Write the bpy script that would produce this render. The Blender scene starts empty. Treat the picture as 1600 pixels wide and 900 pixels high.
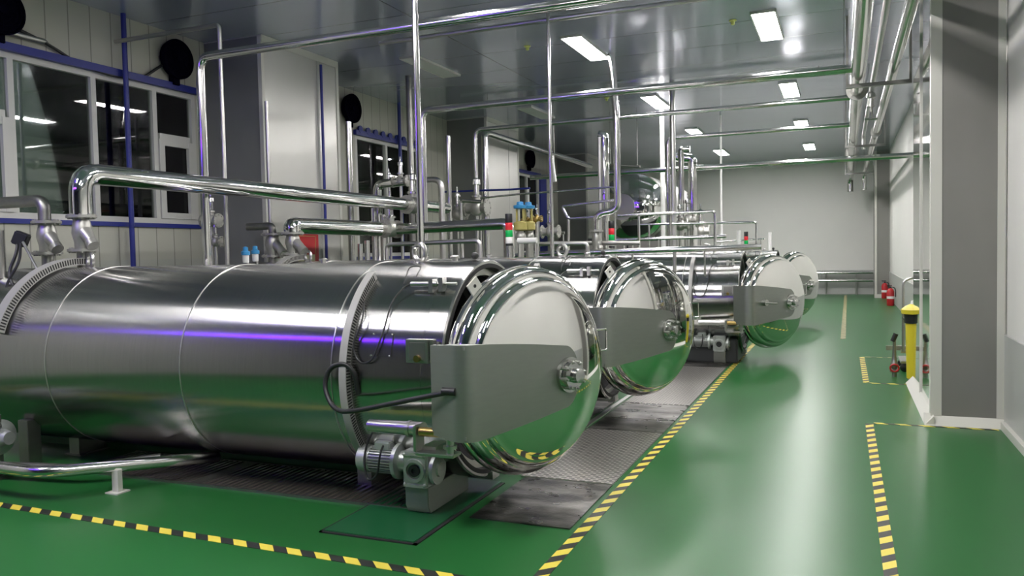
import bpy, bmesh, math, random
from mathutils import Vector, Matrix
random.seed(7)
SC = bpy.context.scene
COL = SC.collection
PI = math.pi

# ------------------------------------------------------------------ camera
FPX = 1256.62
YAW, PITCH, ROLL, EYE = 0.39201, -0.042697, -0.020689, 1.7
_f = Vector((-math.sin(YAW)*math.cos(PITCH), math.cos(YAW)*math.cos(PITCH), math.sin(PITCH)))
_r = _f.cross(Vector((0, 0, 1))).normalized()
_u = _r.cross(_f)
CR = _r*math.cos(ROLL) + _u*math.sin(ROLL)
CU = -_r*math.sin(ROLL) + _u*math.cos(ROLL)
CF = _f
CP = Vector((0, 0, EYE))
cam = bpy.data.cameras.new('camera')
cam.sensor_width = 36
cam.lens = FPX/1600*36
cam.clip_start = .05
cam.clip_end = 200
camo = bpy.data.objects.new('camera', cam)
COL.objects.link(camo)
camo.matrix_world = Matrix(((CR.x, CU.x, -CF.x, CP.x), (CR.y, CU.y, -CF.y, CP.y), (CR.z, CU.z, -CF.z, CP.z), (0, 0, 0, 1)))
SC.camera = camo

def at(x, y, ax, val):
    """point of the place seen at photo pixel x, y on the plane ax = val"""
    d = CF + CR*((x-800)/FPX) - CU*((y-450)/FPX)
    t = (val-CP[ax])/d[ax]
    return CP + d*t

# ------------------------------------------------------------------ world, exposure
w = bpy.data.worlds.new('night')
SC.world = w
w.use_nodes = True
w.node_tree.nodes['Background'].inputs[0].default_value = (.17, .19, .175, 1)
w.node_tree.nodes['Background'].inputs[1].default_value = 1.0
SC.view_settings.view_transform = 'Standard'
SC.view_settings.look = 'None'
SC.view_settings.gamma = 1
SC.view_settings.use_curve_mapping = False
SC.view_settings.exposure = 1.6
LAMP = 34.0        # emission of the ceiling panels
PURPLE = 8.0  # emission of the added violet lamp

# ------------------------------------------------------------------ room sizes
XL, XR, YN, YF, ZC = -8.45, 1.38, -12.0, 31.2, 4.8
AXY = [5.24, 8.38, 12.84, 18.5]         # vessel axes
AXX = [-2.34, -2.29, -1.42, -1.33]       # their front openings
VZ, VR = .889, .768

# ------------------------------------------------------------------ materials
def mat(name, col, rough=.5, metal=0., spec=.5, aniso=0., coat=0., emis=None, estr=0, bump=None, noise=None, trans=0., bumpstretch=None):
    m = bpy.data.materials.new(name)
    m.use_nodes = True
    nt = m.node_tree
    b = nt.nodes['Principled BSDF']
    b.inputs['Base Color'].default_value = (*col, 1)
    b.inputs['Roughness'].default_value = rough
    b.inputs['Metallic'].default_value = metal
    b.inputs['Specular IOR Level'].default_value = spec
    b.inputs['Anisotropic'].default_value = aniso
    b.inputs['Coat Weight'].default_value = coat
    b.inputs['Transmission Weight'].default_value = trans
    if emis:
        b.inputs['Emission Color'].default_value = (*emis, 1)
        b.inputs['Emission Strength'].default_value = estr
    tc = nt.nodes.new('ShaderNodeTexCoord')
    if noise:      # (scale, amount, stretch xyz)
        sc, am, st = noise
        mp = nt.nodes.new('ShaderNodeMapping')
        mp.inputs['Scale'].default_value = st
        nt.links.new(tc.outputs['Object'], mp.inputs[0])
        n = nt.nodes.new('ShaderNodeTexNoise')
        n.inputs['Scale'].default_value = sc
        n.inputs['Detail'].default_value = 4
        nt.links.new(mp.outputs[0], n.inputs[0])
        mx = nt.nodes.new('ShaderNodeMix')
        mx.data_type = 'RGBA'
        mx.inputs[6].default_value = (*[max(0, c*(1-am)) for c in col], 1)
        mx.inputs[7].default_value = (*[min(1, c*(1+am)) for c in col], 1)
        nt.links.new(n.outputs[0], mx.inputs[0])
        nt.links.new(mx.outputs[2], b.inputs['Base Color'])
    if bump:       # (scale, strength, stretch, distance)
        sc, am, st, di = bump
        mp = nt.nodes.new('ShaderNodeMapping')
        mp.inputs['Scale'].default_value = st
        nt.links.new(tc.outputs['Object'], mp.inputs[0])
        n = nt.nodes.new('ShaderNodeTexNoise')
        n.inputs['Scale'].default_value = sc
        n.inputs['Detail'].default_value = 2
        nt.links.new(mp.outputs[0], n.inputs[0])
        bp = nt.nodes.new('ShaderNodeBump')
        bp.inputs['Strength'].default_value = am
        bp.inputs['Distance'].default_value = di
        nt.links.new(n.outputs[0], bp.inputs['Height'])
        nt.links.new(bp.outputs[0], b.inputs['Normal'])
    return m

class NT:
    """tiny node helper for pattern materials"""
    def __init__(s, m):
        s.nt = m.node_tree
        s.b = s.nt.nodes['Principled BSDF']
        s.tc = s.nt.nodes.new('ShaderNodeTexCoord')
        s.sep = s.nt.nodes.new('ShaderNodeSeparateXYZ')
        s.nt.links.new(s.tc.outputs['Object'], s.sep.inputs[0])
    def m(s, op, a, b=None, c=None):
        n = s.nt.nodes.new('ShaderNodeMath')
        n.operation = op
        for i, v in enumerate((a, b, c)):
            if v is None: continue
            if isinstance(v, (int, float)): n.inputs[i].default_value = v
            else: s.nt.links.new(v, n.inputs[i])
        return n.outputs[0]
    def mix(s, f, a, b):
        n = s.nt.nodes.new('ShaderNodeMix')
        n.data_type = 'RGBA'
        if isinstance(f, (int, float)): n.inputs[0].default_value = f
        else: s.nt.links.new(f, n.inputs[0])
        for i, v in ((6, a), (7, b)):
            if isinstance(v, tuple): n.inputs[i].default_value = (*v, 1)
            else: s.nt.links.new(v, n.inputs[i])
        return n.outputs[2]
    def noise(s, sc, st=(1, 1, 1), det=3):
        mp = s.nt.nodes.new('ShaderNodeMapping')
        mp.inputs['Scale'].default_value = st
        s.nt.links.new(s.tc.outputs['Object'], mp.inputs[0])
        n = s.nt.nodes.new('ShaderNodeTexNoise')
        n.inputs['Scale'].default_value = sc
        n.inputs['Detail'].default_value = det
        s.nt.links.new(mp.outputs[0], n.inputs[0])
        return n.outputs[0]
    def bump(s, h, st, di):
        bp = s.nt.nodes.new('ShaderNodeBump')
        bp.inputs['Strength'].default_value = st
        bp.inputs['Distance'].default_value = di
        s.nt.links.new(h, bp.inputs['Height'])
        s.nt.links.new(bp.outputs[0], s.b.inputs['Normal'])
    def to(s, name, v):
        s.nt.links.new(v, s.b.inputs[name])

M = {}
M['polished'] = mat('polished_steel', (.72, .72, .70), .07, 1.0, bump=(2.2, .12, (1, 1, 1), .02))
M['mirror'] = mat('mirror_steel', (.74, .74, .71), .045, 1.0)
M['pipe'] = mat('pipe_steel', (.62, .62, .60), .16, 1.0)
M['satin'] = mat('satin_steel', (.50, .50, .48), .33, 1.0)
M['dull'] = mat('dull_steel', (.30, .30, .28), .42, 1.0, noise=(6, .3, (1, 1, 1)))
M['cast'] = mat('cast_valve_body', (.40, .40, .37), .38, .75, noise=(14, .2, (1, 1, 1)))
M['arm'] = mat('arm_grey_brushed_steel', (.30, .315, .29), .42, .85, noise=(9, .06, (1, 1, 5)))
M['alu'] = mat('motor_grey_casting', (.42, .45, .43), .38, .6, noise=(20, .15, (1, 1, 1)))
M['duct'] = mat('slotted_tray_grey', (.31, .31, .295), .5, .1)
M['black'] = mat('black_rubber', (.012, .013, .014), .45)
M['gap'] = mat('dark_gap', (.01, .01, .011), .7)
M['inside'] = mat('vessel_inside', (.10, .10, .095), .5, .6)
M['brass'] = mat('brass', (.45, .33, .12), .3, 1.0)
M['blue'] = mat('blue_paint', (.012, .022, .20), .4)
M['bluelight'] = mat('light_blue_plastic', (.03, .22, .45), .4)
M['yellow'] = mat('yellow_paint', (.62, .52, .03), .45)
M['mustard'] = mat('mustard_paint', (.38, .33, .10), .5)
M['red'] = mat('red_paint', (.42, .015, .02), .4)
M['redlens'] = mat('red_lens', (.55, .02, .03), .25)
M['greenlens'] = mat('green_lens', (.0, .35, .07), .25)
M['white'] = mat('white_plastic', (.72, .72, .70), .4)
M['cream'] = mat('cream_paper', (.55, .52, .33), .6)
M['upvc'] = mat('white_window_frame', (.52, .52, .49), .4)
M['fan'] = mat('dark_blue_fan', (.004, .004, .010), .9, spec=.0)
M['wallfront'] = mat('grey_wall_behind', (.22, .22, .21), .5)
M['wallwhite'] = mat('white_wall_panel', (.72, .71, .68), .42, noise=(.8, .05, (1, 1, 1)))
M['dado'] = mat('grey_wall_dado', (.40, .41, .39), .38)
M['trim'] = mat('pale_trim', (.55, .55, .50), .4)
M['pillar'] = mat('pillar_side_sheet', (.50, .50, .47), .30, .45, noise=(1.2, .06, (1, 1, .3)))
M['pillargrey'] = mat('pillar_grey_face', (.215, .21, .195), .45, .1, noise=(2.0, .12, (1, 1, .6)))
M['pillardark'] = mat('pillar_dark_sheet', (.20, .205, .20), .42, .25, noise=(2.0, .12, (1, 1, .6)))  # darker grey steel on the near faces of the left pillars
M['dark'] = mat('dark_equipment', (.025, .028, .03), .5)
M['lampon'] = mat('lit_lamp_panel', (.9, .9, .9), .5, emis=(1.0, .965, .96), estr=LAMP)
M['lampoff'] = mat('unlit_lamp_panel', (.55, .58, .55), .4)
M['violet'] = mat('added_violet_tube', (.2, .05, .9), .5, emis=(.16, .015, 1.0), estr=PURPLE)
M['sprinkler'] = mat('yellow_green_cap', (.45, .50, .12), .4)
M['platform'] = mat('green_painted_plate', (.010, .085, .030), .28, spec=.5)

# floor: glossy green epoxy
m = mat('green_epoxy_floor', (.012, .135, .045), .09, 0, .26)
n = NT(m)
no = n.noise(.55, det=4)
n.to('Base Color', n.mix(no, (.011, .088, .018), (.017, .116, .029)))
n.b.inputs['Roughness'].default_value = .31
M['floor'] = m
# ceiling: grey metal-faced panels, glossy
m = mat('ceiling_panels', (.33, .345, .36), .15, .55)
n = NT(m)
fy = n.m('FRACT', n.m('MULTIPLY', n.sep.outputs[1], 1/1.15))
seam = n.m('LESS_THAN', fy, .012)
fx = n.m('FRACT', n.m('MULTIPLY', n.sep.outputs[0], 1/5.2))
seam2 = n.m('LESS_THAN', fx, .003)
s_ = n.m('MAXIMUM', seam, seam2)
n.to('Base Color', n.mix(s_, (.53, .56, .68), (.27, .28, .33)))
n.bump(n.noise(1.0, (.25, 1.6, 1), 2), .10, .03)
M['ceiling'] = m
# left wall: ribbed cream sandwich panels
m = mat('ribbed_cream_panels', (.40, .40, .34), .5)
n = NT(m)
f = n.m('FRACT', n.m('MULTIPLY', n.sep.outputs[1], 1/.30))
g = n.m('LESS_THAN', f, .05)
z1 = n.m('LESS_THAN', n.sep.outputs[2], 1.72)
base = n.mix(z1, (.42, .42, .36), (.40, .41, .365))
n.to('Base Color', n.mix(g, base, (.22, .22, .19)))
n.bump(n.m('SUBTRACT', 1, g), .5, .01)
M['ribbed'] = m
# brushed cladding of the vessels (grain round the girth, highlights drawn along the length)
m = mat('brushed_cladding', (.56, .56, .54), .205, 1.0, aniso=.97)
n = NT(m)
n.b.inputs['Anisotropic Rotation'].default_value = .25
tg = n.nt.nodes.new('ShaderNodeTangent')
tg.direction_type = 'RADIAL'
tg.axis = 'X'
n.nt.links.new(tg.outputs[0], n.b.inputs['Tangent'])
n.to('Base Color', n.mix(n.noise(3, (30, 1, 1), 3), (.36, .36, .35), (.44, .44, .43)))
n.bump(n.noise(1.2, (.7, 1, 1), 1), .10, .03)
M['clad'] = m
# hazard stripes, object X along the tape
def stripes(name, a, b, period, skew, worn=0.):
    m = mat(name, a, .5)
    n = NT(m)
    f = n.m('FRACT', n.m('MULTIPLY', n.m('MULTIPLY_ADD', n.sep.outputs[1], skew, n.sep.outputs[0]), 1/period))
    k = n.m('LESS_THAN', f, .5)
    c_ = n.mix(k, a, b)
    if worn:
        c_ = n.mix(n.m('MULTIPLY', n.m('GREATER_THAN', n.noise(9, det=5), .56), worn), c_, (.03, .12, .04))
    n.to('Base Color', c_)
    return m
M['hazard'] = stripes('yellow_black_hazard_tape', (.012, .014, .012), (.62, .52, .06), .2, 1.0)
M['hazard_worn'] = stripes('worn_hazard_tape', (.07, .09, .05), (.42, .36, .16), .16, .4, .5)
# perforated steel plate
m = mat('perforated_steel', (.38, .37, .35), .3, .8)
n = NT(m)
br = n.nt.nodes.new('ShaderNodeTexBrick')
br.inputs['Scale'].default_value = 1
br.inputs['Brick Width'].default_value = .062
br.inputs['Row Height'].default_value = .036
br.inputs['Mortar Size'].default_value = .010
br.inputs['Color1'].default_value = (.03, .03, .028, 1)
br.inputs['Color2'].default_value = (.04, .04, .035, 1)
br.inputs['Mortar'].default_value = (.50, .48, .45, 1)
n.nt.links.new(n.tc.outputs['Object'], br.inputs[0])
n.to('Base Color', br.outputs[0])
n.bump(br.outputs[1], .4, .004)
M['perf'] = m
# dirty tread plate
m = mat('stained_steel_plate', (.2, .19, .18), .3, .8)
n = NT(m)
a_ = n.noise(2.6, (1, 2.2, 1), 6)
st = n.m('MULTIPLY_ADD', a_, 3.2, -1.25)
n.to('Base Color', n.mix(st, (.03, .028, .025), (.27, .26, .24)))
n.to('Roughness', n.m('MULTIPLY_ADD', n.noise(5), .4, .12))
n.bump(n.noise(45, det=2), .35, .006)
M['tread'] = m

# ------------------------------------------------------------------ mesh builder
def basis(d):
    d = Vector(d).normalized()
    a = Vector((0, 0, 1)) if abs(d.z) < .9 else Vector((1, 0, 0))
    u = d.cross(a).normalized()
    return u, d.cross(u).normalized(), d

class MB:
    def __init__(s):
        s.v = []; s.f = []
    def box(s, c, d, rz=0., rx=0., ry=0.):
        R = Matrix.Rotation(rz, 3, 'Z') @ Matrix.Rotation(ry, 3, 'Y') @ Matrix.Rotation(rx, 3, 'X')
        b = len(s.v)
        for k in range(8):
            p = Vector(((k & 1)-.5, ((k >> 1) & 1)-.5, ((k >> 2) & 1)-.5))
            p = R @ Vector((p.x*d[0], p.y*d[1], p.z*d[2])) + Vector(c)
            s.v.append(p)
        for q in ((0, 2, 3, 1), (4, 5, 7, 6), (0, 1, 5, 4), (2, 6, 7, 3), (0, 4, 6, 2), (1, 3, 7, 5)):
            s.f.append([b+i for i in q])
        return s
    def span(s, a, b):
        return s.box([(a[i]+b[i])/2 for i in range(3)], [abs(a[i]-b[i]) for i in range(3)])
    def rings(s, rings, close=False, caps=True):
        b = len(s.v); n = len(rings[0])
        for r in rings: s.v.extend(r)
        m = len(rings)
        for i in range(m if close else m-1):
            j = (i+1) % m
            for k in range(n):
                l = (k+1) % n
                s.f.append([b+i*n+k, b+i*n+l, b+j*n+l, b+j*n+k])
        if caps and not close:
            s.f.append([b+k for k in range(n)][::-1])
            s.f.append([b+(m-1)*n+k for k in range(n)])
        return s
    def lathe(s, o, d, prof, seg=48, close=False, caps=True):
        """prof = [(distance along d, radius)]"""
        u, v, d = basis(d); o = Vector(o); rr = []
        for (h, r) in prof:
            r = max(r, .0004)
            rr.append([o + d*h + (u*math.cos(2*PI*k/seg)+v*math.sin(2*PI*k/seg))*r for k in range(seg)])
        return s.rings(rr, close, caps)
    def cyl(s, a, b, r, r2=None, seg=20):
        a = Vector(a); b = Vector(b)
        return s.lathe(a, b-a, [(0, r), ((b-a).length, r if r2 is None else r2)], seg)
    def tube(s, pts, r, bend=0., seg=14, closed=False):
        P = [Vector(p) for p in pts]; path = []
        n = len(P)
        for i, p in enumerate(P):
            if bend > 0 and (closed or 0 < i < n-1):
                a = P[i-1]; c = P[(i+1) % n]
                da = (a-p); dc = (c-p)
                la = min(bend, da.length*.49); lc = min(bend, dc.length*.49); l = min(la, lc)
                A = p+da.normalized()*l; C_ = p+dc.normalized()*l
                for k in range(8):
                    t = k/7
                    path.append(A*(1-t)**2+p*2*t*(1-t)+C_*t*t)
            else: path.append(p)
        t0 = (path[1]-path[0]).normalized()
        u, v, _ = basis(t0); rr = []
        m = len(path)
        for i, p in enumerate(path):
            if closed: t = (path[(i+1) % m]-path[i-1]).normalized()
            elif i == 0: t = (path[1]-p).normalized()
            elif i == m-1: t = (p-path[i-1]).normalized()
            else: t = ((path[i+1]-p).normalized()+(p-path[i-1]).normalized()).normalized()
            u = (u-t*u.dot(t)).normalized(); v = t.cross(u)
            rr.append([p+(u*math.cos(2*PI*k/seg)+v*math.sin(2*PI*k/seg))*r for k in range(seg)])
        return s.rings(rr, closed)
    def ball(s, c, r, seg=16, sq=(1, 1, 1)):
        c = Vector(c); rr = []
        for i in range(1, 10):
            a = PI*i/10
            rr.append([c+Vector((math.sin(a)*math.cos(2*PI*k/seg)*r*sq[0], math.sin(a)*math.sin(2*PI*k/seg)*r*sq[1], math.cos(a)*r*sq[2])) for k in range(seg)])
        return s.rings(rr)
    def torus(s, c, d, R, r, seg=28, sub=10, a0=0, a1=None):
        u, v, d = basis(d); c = Vector(c)
        pts = [c+(u*math.cos(2*PI*k/seg)+v*math.sin(2*PI*k/seg))*R for k in range(seg)]
        return s.tube(pts, r, 0, sub, True)
    def prism(s, poly, d):
        """poly = list of points of a flat outline, extruded by vector d"""
        d = Vector(d); b = len(s.v); n = len(poly)
        s.v.extend([Vector(p) for p in poly]); s.v.extend([Vector(p)+d for p in poly])
        s.f.append([b+k for k in range(n)][::-1]); s.f.append([b+n+k for k in range(n)])
        for k in range(n):
            l = (k+1) % n
            s.f.append([b+k, b+l, b+n+l, b+n+k])
        return s
    def build(s, name, m, parent=None, bevel=0., label=None, smooth=True):
        me = bpy.data.meshes.new(name)
        me.from_pydata([tuple(p) for p in s.v], [], s.f)
        bm = bmesh.new(); bm.from_mesh(me)
        bmesh.ops.recalc_face_normals(bm, faces=bm.faces)
        if bevel:
            es = [e for e in bm.edges if len(e.link_faces) == 2 and e.calc_face_angle(0) > .6]
            bmesh.ops.bevel(bm, geom=es, offset=bevel, segments=2, affect='EDGES', clamp_overlap=True)
        bm.to_mesh(me); bm.free()
        if smooth:
            me.polygons.foreach_set('use_smooth', [True]*len(me.polygons))
            me.set_sharp_from_angle(angle=.61)
        me.materials.append(M[m] if isinstance(m, str) else m)
        o = bpy.data.objects.new(name, me)
        COL.objects.link(o)
        if parent: o.parent = parent
        if label: o['label'] = label
        return o

def tag(o, label, cat, group=None, kind=None):
    o['label'] = label; o['category'] = cat
    if group: o['group'] = group
    if kind: o['kind'] = kind
    return o
def thing(name, loc, label, cat, group=None, rz=0):
    o = bpy.data.objects.new(name, None); COL.objects.link(o)
    o.empty_display_size = .1
    o.location = loc; o.rotation_euler.z = rz
    return tag(o, label, cat, group)
def struct(o, label=None, cat=None):
    o['kind'] = 'structure'
    if label: o['label'] = label
    if cat: o['category'] = cat
    return o
def copy_tree(o, parent=None):
    c = o.copy(); COL.objects.link(c); c.parent = parent
    for ch in list(o.children): copy_tree(ch, c)
    return c

# ------------------------------------------------------------------ room shell
struct(MB().span((XL-.3, YN-.3, -.2), (XR+.3, YF+.3, 0)).build('floor', 'floor'), 'glossy green epoxy floor', 'floor')
struct(MB().span((XL-.3, YN-.3, ZC), (XR+.3, YF+.3, ZC+.2)).build('ceiling', 'ceiling'), 'grey reflective panelled ceiling', 'ceiling')
struct(MB().span((XL-.3, YF, 0), (XR+.3, YF+.2, ZC)).build('wall_back', 'wallwhite'), 'white far wall above a grey dado', 'wall')
struct(MB().span((XL-.3, YN-.2, 0), (XR+.3, YN, ZC)).build('wall_front', 'wallfront'), 'grey wall far behind the viewer', 'wall')
struct(MB().span((XR, YN, 0), (XR+.2, YF, ZC)).build('wall_right', 'wallwhite'), 'smooth white right wall', 'wall')
# grey lower cladding
struct(MB().span((XR-.02, YN, 0), (XR, YF, .86)).build('trim_1', 'dado'), 'grey lower cladding of the right wall', 'wall trim')
struct(MB().span((XL, YF-.02, 0), (XR-.02, YF, .86)).build('trim_2', 'dado'), 'grey lower cladding of the far wall', 'wall trim')
for i, y in enumerate((7.55, 6.3, 5.05)):
    struct(MB().span((XR-.024, y, 0), (XR-.02, y+.012, .86)).build('trim_%d' % (3+i), 'gap'), 'dark joint in the grey cladding of the right wall', 'wall trim')
# left wall with three window openings
WIN = [(2.6, 8.88, 2.2, 4.02), (12.9, 15.35, 1.7, 3.98), (20.2, 22.72, 1.7, 3.98)]
lw = MB(); y = YN
for (a, b, z0, z1) in WIN:
    lw.span((XL-.2, y, 0), (XL, a, ZC)); lw.span((XL-.2, a, 0), (XL, b, z0)); lw.span((XL-.2, a, z1), (XL, b, ZC)); y = b
lw.span((XL-.2, y, 0), (XL, YF, ZC))
struct(lw.build('wall_left', 'ribbed', smooth=False), 'ribbed cream panel left wall with windows', 'wall')
m = bpy.data.materials.new('window_glass'); m.use_nodes = True
nt = m.node_tree; nt.nodes.clear()
o_ = nt.nodes.new('ShaderNodeOutputMaterial'); mx = nt.nodes.new('ShaderNodeMixShader'); fr = nt.nodes.new('ShaderNodeFresnel')
fr.inputs[0].default_value = 1.6
tr = nt.nodes.new('ShaderNodeBsdfTransparent'); tr.inputs[0].default_value = (.75, .8, .78, 1)
gl = nt.nodes.new('ShaderNodeBsdfGlossy'); gl.inputs['Roughness'].default_value = .02
nt.links.new(fr.outputs[0], mx.inputs[0]); nt.links.new(tr.outputs[0], mx.inputs[1]); nt.links.new(gl.outputs[0], mx.inputs[2]); nt.links.new(mx.outputs[0], o_.inputs[0])
M['glass'] = m
def window(n, span, mull, vents, label):
    a, b, z0, z1 = span
    x = XL-.03
    fr_ = MB(); t = .07
    fr_.span((x-.05, a, z0), (x+.03, b, z0+t)); fr_.span((x-.05, a, z1-t), (x+.03, b, z1))
    fr_.span((x-.05, a, z0+t), (x+.03, a+t, z1-t)); fr_.span((x-.05, b-t, z0+t), (x+.03, b, z1-t))
    for y in mull: fr_.span((x-.05, y-t/2, z0+t), (x+.03, y+t/2, z1-t))
    for (y0, y1, zt) in vents:
        fr_.span((x-.045, y0+.035, zt+.002), (x+.025, y1-.035, zt+.08))
        for q in ((y0, y0+.09, z0+t, zt), (y1-.09, y1, z0+t, zt)): fr_.span((x, q[0], q[2]), (x+.05, q[1], q[3]))
        fr_.span((x, y0+.09, z0+t), (x+.045, y1-.09, z0+t+.08)); fr_.span((x, y0+.09, zt-.08), (x+.045, y1-.09, zt))
    w_ = fr_.build('window_%d' % n, 'upvc', smooth=False)
    struct(w_, label, 'window')
    MB().span((x-.02, a+.02, z0+.02), (x-.012, b-.02, z1-.02)).build('pane', 'glass', w_)
    tr_ = MB().span((XL, a-.05, z1), (XL+.07, b+.02, z1+.09)).span((XL, a-.05, z0-.055), (XL+.03, b+.02, z0))
    tr_.build('flashing', 'blue', w_, label='blue painted flashing')
    if vents:
        y0, y1, zt = vents[0]
        MB().box((x+.065, y0+.045, z0+.55), (.03, .03, .14)).build('handle', 'white', w_)
    return w_
window(1, WIN[0], (3.9, 5.0, 6.16, 7.22, 8.16), ((5.0, 6.12, 3.3), (8.2, 8.81, 3.33)), 'long white framed window with blue flashing above the nearest vessel')
w2 = window(2, WIN[1], (14.02,), (), 'white framed window with scalloped blue flashing behind the steam valves')
cr_ = MB()
for k in range(9): cr_.cyl((XL+.04, 13.0+k*.27, 4.09), (XL+.075, 13.0+k*.27, 4.09), .07, seg=12)
cr_.build('scalloped_edge', 'blue', w2)
w3 = window(3, WIN[2], (21.75,), (), 'narrow far window with dark blue side trim')
MB().span((XL, 22.72, 1.6), (XL+.05, 23.25, 4.05)).build('side_trim', 'blue', w3)
# corridor behind the glass
struct(MB().span((XL-3.2, YN, 0), (XL-3.0, YF, ZC)).build('wall_corridor', mat('corridor_wall', (.30, .33, .31), .6)), 'dim wall of the corridor behind the windows', 'wall')
# left pillars
for i, (y0, y1) in enumerate(((9.1, 10.92), (16.7, 18.6), (24.4, 26.2))):
    o = struct(MB().span((XL, y0, 0), (-7.45, y1, ZC)).build('pillar', 'pillar'), ['pale clad pillar just right of the long window', 'pale clad pillar behind the middle vessels', 'pale clad pillar furthest along the window wall'][i], 'pillar')
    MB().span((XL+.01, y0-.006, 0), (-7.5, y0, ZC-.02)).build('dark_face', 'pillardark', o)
    t_ = MB().span((-7.5, y0-.012, 0), (-7.438, y0+.05, ZC-.02)).span((-7.46, y1-.05, 0), (-7.438, y1+.012, ZC-.02)).span((-7.46, y0, ZC-.1), (-7.43, y1, ZC))
    t_.build('corner_trim', 'trim', o)
    MB().span((-7.452, y0+1.27, 0), (-7.445, y0+1.30, ZC-.1)).build('panel_joint', 'dado', o)
# right pillar: polished left side, grey front
o = struct(MB().span((.78, 8.56, 0), (XR, 10.93, ZC)).build('pillar', 'mirror'), 'broad grey pillar with a mirror-bright left side', 'pillar')
MB().span((.84, 8.53, .03), (1.3, 8.56, ZC-.01)).build('front_face', 'pillargrey', o)
MB().span((.755, 8.525, 0), (.85, 8.56, ZC-.01)).span((.755, 8.56, 0), (.785, 8.63, ZC-.01)).span((1.3, 8.525, 0), (XR-.02, 8.56, ZC-.01)).build('corner_trim', 'trim', o)
MB().span((.765, 9.85, 0), (.78, 9.87, ZC)).build('panel_joint', 'trim', o)
sk = MB()
sk.prism([(.78, 8.45, .0), (.70, 8.45, .0), (.78, 8.45, .09)], (0, 2.55, 0)); sk.prism([(.70, 8.55, 0), (.70, 8.44, 0), (.70, 8.55, .10)], (.66, 0, 0))
struct(sk.build('baseboard_pillar', 'trim', smooth=False), 'pale coved skirting round the right pillar', 'baseboard')
# far right pillar
o = struct(MB().span((.97, 29.0, 0), (XR, YF, ZC)).build('pillar', 'pillargrey'), 'far corner pillar beside the fire extinguishers', 'pillar')
MB().span((.93, 28.97, 0), (1.0, 29.04, ZC)).build('corner_trim', 'trim', o)
struct(MB().span((XR-.06, YN, 0), (XR-.02, 8.44, .07)).build('baseboard_right', 'trim'), 'pale coved skirting of the right wall', 'baseboard')
struct(MB().span((.92, YN*0+28.93, 0), (XR-.02, 28.97, .12)).build('baseboard_far', 'trim'), 'pale skirting of the far pillar', 'baseboard')

# ------------------------------------------------------------------ ceiling lamps
def lamp(x, y, on, label, group):
    t = thing('ceiling_light', (x, y, ZC), label, 'ceiling light', group)
    f_ = MB()
    for q in ((-.165, -.76, -.145, .76), (.145, -.76, .165, .76), (-.145, -.76, .145, -.74), (-.145, .74, .145, .76)):
        f_.span((q[0], q[1], -.035), (q[2], q[3], 0))
    f_.build('frame', 'upvc', t)
    MB().span((-.145, -.74, -.03), (.145, .74, -.008)).build('diffuser', 'lampon' if on else 'lampoff', t)
rows = [2.0, 6.9, 11.85, 16.75, 21.6, 26.4]
rown = ['behind the viewer', 'over the nearest vessel', 'nearest visible', 'second from the viewer', 'third from the viewer', 'furthest from the viewer']
for i, y in enumerate(rows):
    for x, nm in ((-3.6, 'over the vessel doors'), (-.97, 'over the green aisle')):
        if i == 0: x_ = x
        lamp(x, y, True, 'lit white strip panel %s, %s' % (nm, rown[i]) if i else 'lit white strip panel behind the viewer, %s' % nm, 'lit ceiling panels')
lamp(-6.25, 2.0, True, 'added lit white strip panel out of view, by the window wall', 'lit ceiling panels')  # added panel, lengthens the white streak along the nearest vessel
for i, y in enumerate(rows[1:4]):
    lamp(-6.25, y, False, 'unlit ceiling panel, %s' % ['nearest the long window', 'between long window and pillar pipes', 'beyond the near pillar pipes'][i], 'unlit ceiling panels')
for (x, y, l) in ((824, 75, 'left of the nearest lit panel'), (1145, 35, 'left of the aisle panel'), (948, 155, 'by the bent hanging pipe')):
    p = at(x, y, 2, ZC-.03)
    tag(MB().lathe((p.x, p.y, ZC), (0, 0, -1), [(0, .05), (.012, .05), (.02, .028), (.06, .024), (.07, .0)], 16).build('smoke_detector', 'sprinkler'), 'small yellow-green ceiling cap %s' % l, 'detector', 'yellow-green ceiling caps')
# added violet lamp out of view, invented to streak the nearest vessel
t = thing('added_violet_light', (-7.0, .4, 3.92), 'added violet tube out of view, streaking the nearest vessel violet', 'added light')
MB().span((-1.3, -.06, .0), (1.3, .06, .07)).build('housing', 'upvc', t)
for z_ in (-.05, -.14): MB().cyl((-1.25, 0, z_), (1.25, 0, z_), .035).build('tube', 'violet', t)
MB().span((-1.3, -.05, -.19), (-1.26, .05, 0)).span((1.26, -.05, -.19), (1.3, .05, 0)).build('end_bracket', 'upvc', t)
MB().cyl((-.9, 0, .07), (-.9, 0, .88), .008).cyl((.9, 0, .07), (.9, 0, .88), .008).build('hanger', 'dull', t)

# ------------------------------------------------------------------ floor fittings
def tape(a, b, w, m, label, skew_len=None, z=.0025):
    a = Vector((a[0], a[1], 0)); b = Vector((b[0], b[1], 0)); L = (b-a).length
    o = MB().span((0, -w/2, .0), (L, w/2, z)).build('floor_tape', m)
    o.location = a; o.rotation_euler.z = math.atan2((b-a).y, (b-a).x)
    return tag(o, label, 'floor tape')
tape((-8.2, 3.85), (-1.46, 3.72), .075, 'hazard', 'yellow and black tape crossing the floor in front of the nearest vessel')
tape((-1.48, 3.2), (-1.5, 21.5), .075, 'hazard', 'long yellow and black tape running beside the grates under the doors')
tape((.22, 3.6), (.22, 8.36), .07, 'hazard', 'yellow and black tape on the right running up to the pillar corner')
tape((.26, 8.40), (XR-.08, 8.40), .05, 'hazard', 'thin yellow and black tape along the front of the right pillar')
tape((.25, 10.9), (.25, 13.4), .07, 'hazard', 'short yellow and black tape left of the trolley')
tape((.29, 10.87), (.75, 10.87), .05, 'hazard', 'short cross tape at the near side of the trolley bay')
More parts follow.
